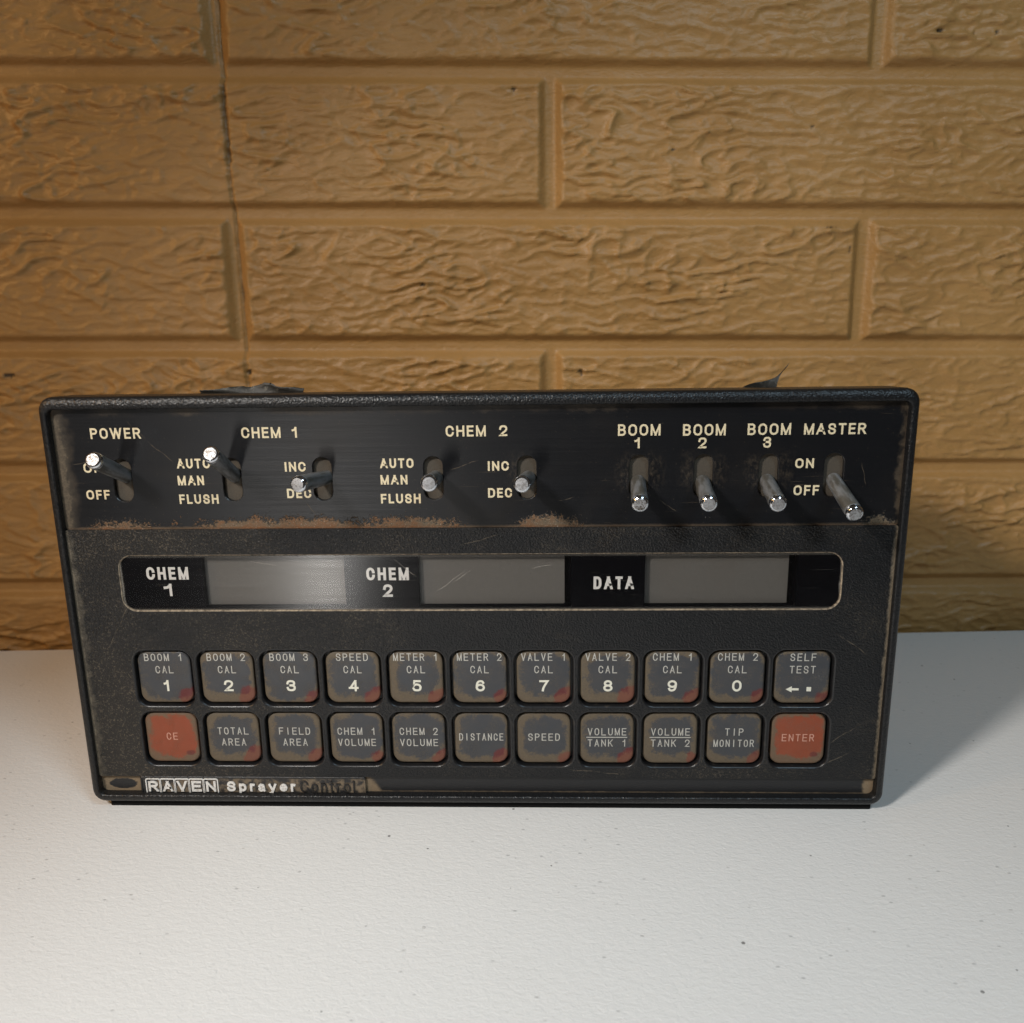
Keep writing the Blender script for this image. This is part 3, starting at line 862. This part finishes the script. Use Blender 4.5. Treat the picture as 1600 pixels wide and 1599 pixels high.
# torn foil behind the top edge
def foil(xs, base, tops, y0, lean, thick=0.25):
    V_, F_ = [], []
    n = len(xs)
    rows = 5
    for side in (0, 1):
        for r in range(rows):
            t = r / (rows - 1)
            for x, tp in zip(xs, tops):
                z = base + (tp - base) * t
                jig = (random.random() - 0.5) * 0.35 * t
                V_.append((x + lean * t * t + jig, y0 + 1.4 * math.sin(x * 0.25 + t * 2) * t + side * thick + jig * 0.6, z + jig * 0.25))
    m_ = rows * n
    for r in range(rows - 1):
        for i in range(n - 1):
            a = r * n + i
            F_.append((a, a + 1, a + n + 1, a + n)); F_.append((m_ + a + 1, m_ + a, m_ + a + n, m_ + a + n + 1))
    for i in range(n - 1):
        a = (rows - 1) * n + i
        F_.append((a, a + 1, m_ + a + 1, m_ + a))
    return mk('torn_foil', V_, F_, MAT_FOIL, con, smooth=True)
xs = [-93 + i * 1.1 for i in range(33)]
tops = [147.35 + (0.9 * math.exp(-((x + 81) / 5.5) ** 2) + 2.1 * math.exp(-((x + 70) / 4.2) ** 2) + 0.6 * math.exp(-((x + 62) / 3) ** 2)) + random.random() * 0.25 for x in xs]
foil(xs, 145.5, tops, 18.5, 0.0)
xs = [88.0, 90.5, 93.0, 95.2, 96.5, 97.8, 98.8, 99.6]
tops = [147.9, 148.1, 148.6, 149.3, 150.2, 151.4, 152.6, 153.9]
foil(xs, 145.5, tops, 18.5, 4.2)

# ------------------------------------------------------------------ the brick wall
rng = np.random.RandomState(11)
PERM = rng.permutation(4096)
GA = rng.rand(4096) * 2 * np.pi
def perlin(x, y):
    xi, yi = np.floor(x).astype(int), np.floor(y).astype(int)
    xf, yf = x - xi, y - yi
    u = xf ** 3 * (xf * (xf * 6 - 15) + 10); v = yf ** 3 * (yf * (yf * 6 - 15) + 10)
    def g(ix, iy, dx, dy):
        h = PERM[(PERM[ix & 4095] + iy) & 4095]
        return np.cos(GA[h]) * dx + np.sin(GA[h]) * dy
    a = g(xi, yi, xf, yf); b = g(xi + 1, yi, xf - 1, yf); c = g(xi, yi + 1, xf, yf - 1); d = g(xi + 1, yi + 1, xf - 1, yf - 1)
    return (a + u * (b - a)) * (1 - v) + (c + u * (d - c)) * v
def sst(a, b, x):
    t = np.clip((x - a) / (b - a), 0, 1); return t * t * (3 - 2 * t)

gx = np.concatenate([np.arange(-420, -80, 4.0), np.arange(-80, 590, 0.85), np.arange(590, 900, 4.0)])
gz = np.concatenate([np.arange(-90, -10, 4.0), np.arange(-10, 330, 0.85), np.arange(330, 520, 4.0)])
X, Z = np.meshgrid(gx, gz)
PITCH, HALF = 61.7, 150.4
zs = Z + 0.0146 * (X - 245)                                    # the courses run slightly downhill to the right
wob = 0.7 * perlin(X / 34, Z / 34) + 0.5 * perlin(X / 9 + 50, Z / 9)
zr = (zs - 273.6) / PITCH                                      # 0 at the mortar line under the top course
row = np.floor(zr).astype(int)
dz = np.abs(zs - 273.6 - np.round(zr) * PITCH)
off = np.where(row % 2 == 0, 0.0, HALF)
bx = (X - 120.2 - off) / (2 * HALF)
dx = np.abs(X - 120.2 - off - np.round(bx) * 2 * HALF)
brick = np.floor(bx).astype(int) * 7 + row * 13
def groove(d):
    d = np.maximum(d + wob * sst(2.0, 6.0, d), 0)
    return -3.9 * (1 - sst(1.6, 6.3, d))
hgt = np.minimum(groove(dz), groove(dx))
face = sst(4.8, 7.5, np.minimum(dz, dx))
ox, oz = brick * 3.7, brick * 5.3
wx = X + 5.5 * perlin(X / 30 + ox, Z / 16 + oz) + 2.5 * perlin(X / 9, Z / 6 + 9)
wz = Z + 3.6 * perlin(X / 38 + 7 + ox, Z / 20 + oz) + 1.8 * perlin(X / 12 + 3, Z / 9)
r1 = 1 - np.abs(perlin(wx / 27 + ox, wz / 7.5 + oz)) * 2.6
r2 = 1 - np.abs(perlin(wx / 13 + ox + 31, wz / 4.4 + oz)) * 2.6
lump = perlin(wx / 24 + 5 + ox, wz / 10 + oz)
env = 0.55 + 0.75 * sst(-0.25, 0.35, perlin(X / 60 + ox, Z / 30 + oz))
tex = env * (1.5 * np.clip(r1, 0, 1) ** 3.2 + 0.95 * np.clip(r2, 0, 1) ** 3.2 + 1.3 * lump + 0.6 * perlin(wx / 6, wz / 3.2))
hgt = hgt + face * (tex - 0.7) * 1.0 + (1 - face) * 0.25 * perlin(X / 10, Z / 10)
# sheet seam beside x = 120: a thin broken gap through every course
stain = np.zeros_like(hgt)
sx = X - 121.5 - 0.6 * perlin(X * 0 + 3, Z / 14)
wid = 0.16 + 0.36 * sst(232, 240, Z) * (1 - sst(266, 272, Z)) + 0.25 * sst(-0.1, 0.3, perlin(X * 0, Z / 9))
gap = 1 - sst(wid, wid + 0.75, np.abs(sx))
hgt = hgt - 2.0 * gap
vis = np.clip(0.12 + 0.5 * sst(0.0, 0.4, perlin(X * 0 + 8, Z / 17)) + 0.8 * sst(232, 240, Z) * (1 - sst(268, 273, Z)), 0, 1)
stain = np.maximum(stain, gap * vis * 0.6)
# chips and knocks in the paint
for cx, cz, rx, rz in ((447, 288, 2.2, 1.3), (463, 287, 1.0, 0.8), (474, 287, 1.2, 0.7), (209, 180, 1.4, 1.6), (6, 140, 3.6, 1.4), (414, 193.5, 0.7, 2.6), (328, 239, 1.6, 0.9), (392, 248, 1.4, 0.7), (285, 137, 1.4, 2.2), (122.5, 139.5, 1.5, 1.8), (254, 266, 1.4, 0.8), (404, 203, 4.0, 0.5)):
    e = ((X - cx) / (rx * 0.8)) ** 2 + ((Z - cz) / (rz * 0.8)) ** 2 + 1.6 * perlin(X / 1.7, Z / 1.7)
    c = 1 - sst(0.5, 1.15, e)
    stain = np.maximum(stain, c * 0.9); hgt = hgt - c * 0.8
ny, nx = X.shape
P = np.stack([X, -hgt, Z], -1).reshape(-1, 3) * MM
idx = np.arange(nx * ny).reshape(ny, nx)
Q = np.stack([idx[:-1, :-1], idx[:-1, 1:], idx[1:, 1:], idx[1:, :-1]], -1).reshape(-1, 4)
# close the back so that it is a slab
ringi = np.concatenate([idx[0, :], idx[1:, -1], idx[-1, -2::-1], idx[-2:0:-1, 0]])
bk = P[ringi].copy(); bk[:, 1] = 0.06
b0 = len(P); nb = len(ringi)
P = np.concatenate([P, bk])
verts_n = len(P)
me = bpy.data.meshes.new('brick_wall')
jj = (np.arange(nb) + 1) % nb
side = np.stack([ringi, b0 + np.arange(nb), b0 + jj, ringi[jj]], -1)
faces = np.concatenate([Q, side])
me.vertices.add(verts_n); me.vertices.foreach_set('co', P.astype(np.float32).ravel())
nl = len(faces) * 4
me.loops.add(nl + nb); me.polygons.add(len(faces) + 1)
lv_ = np.concatenate([faces.ravel(), (b0 + np.arange(nb))[::-1]])
me.loops.foreach_set('vertex_index', lv_.astype(np.int32))
me.polygons.foreach_set('loop_start', np.concatenate([np.arange(len(faces)) * 4, [nl]]).astype(np.int32))
me.polygons.foreach_set('use_smooth', np.ones(len(faces) + 1, dtype=bool))
me.update(calc_edges=True)
at_ = me.attributes.new('stain', 'FLOAT', 'POINT')
sv = np.zeros(verts_n, np.float32); sv[:nx * ny] = stain.ravel()
at_.data.foreach_set('value', sv)
me.materials.append(MAT_WALL)
wall = bpy.data.objects.new('brick_wall', me)
COL.objects.link(wall)
ANG = math.radians(2.787)
nrm = Vector((-math.sin(ANG), math.cos(ANG), 0))
wall.location = Vector((-0.24332, 0.14658, 0)) + nrm * 0.0065
wall.rotation_euler = (0, 0, ANG)
tag(wall, 'tan painted brick pattern wall with wrinkled faces standing behind the table', 'wall')

# ------------------------------------------------------------------ the table
def wall_y(x): return 146.58 + (x + 243.32) * math.tan(ANG) - 0.6
V_, F_ = [], []
tx0, tx1, ty0 = -560.0, 640.0, -165.0
def outl(i):
    r = 30
    pts = []
    for cx, cy, a in ((tx0 + r, ty0 + r, 180), (tx1 - r, ty0 + r, 270)):
        for k in range(9):
            t = math.radians(a + 90 * k / 8)
            pts.append((cx + (r - i) * math.cos(t), cy + (r - i) * math.sin(t)))
    pts += [(tx1 - i, wall_y(tx1) - i), (tx0 + i, wall_y(tx0) - i)]
    return pts
zt = -0.5
L = [[(x, y, z) for x, y in outl(i)] for i, z in ((0, zt - 38), (0, zt - 1.2), (0.35, zt - 0.35), (1.2, zt))]
loft(V_, F_, L, True, True)
table = mk('table', V_, F_, MAT_TABLE)
tag(table, 'white speckled plastic table top under the black control console', 'table')
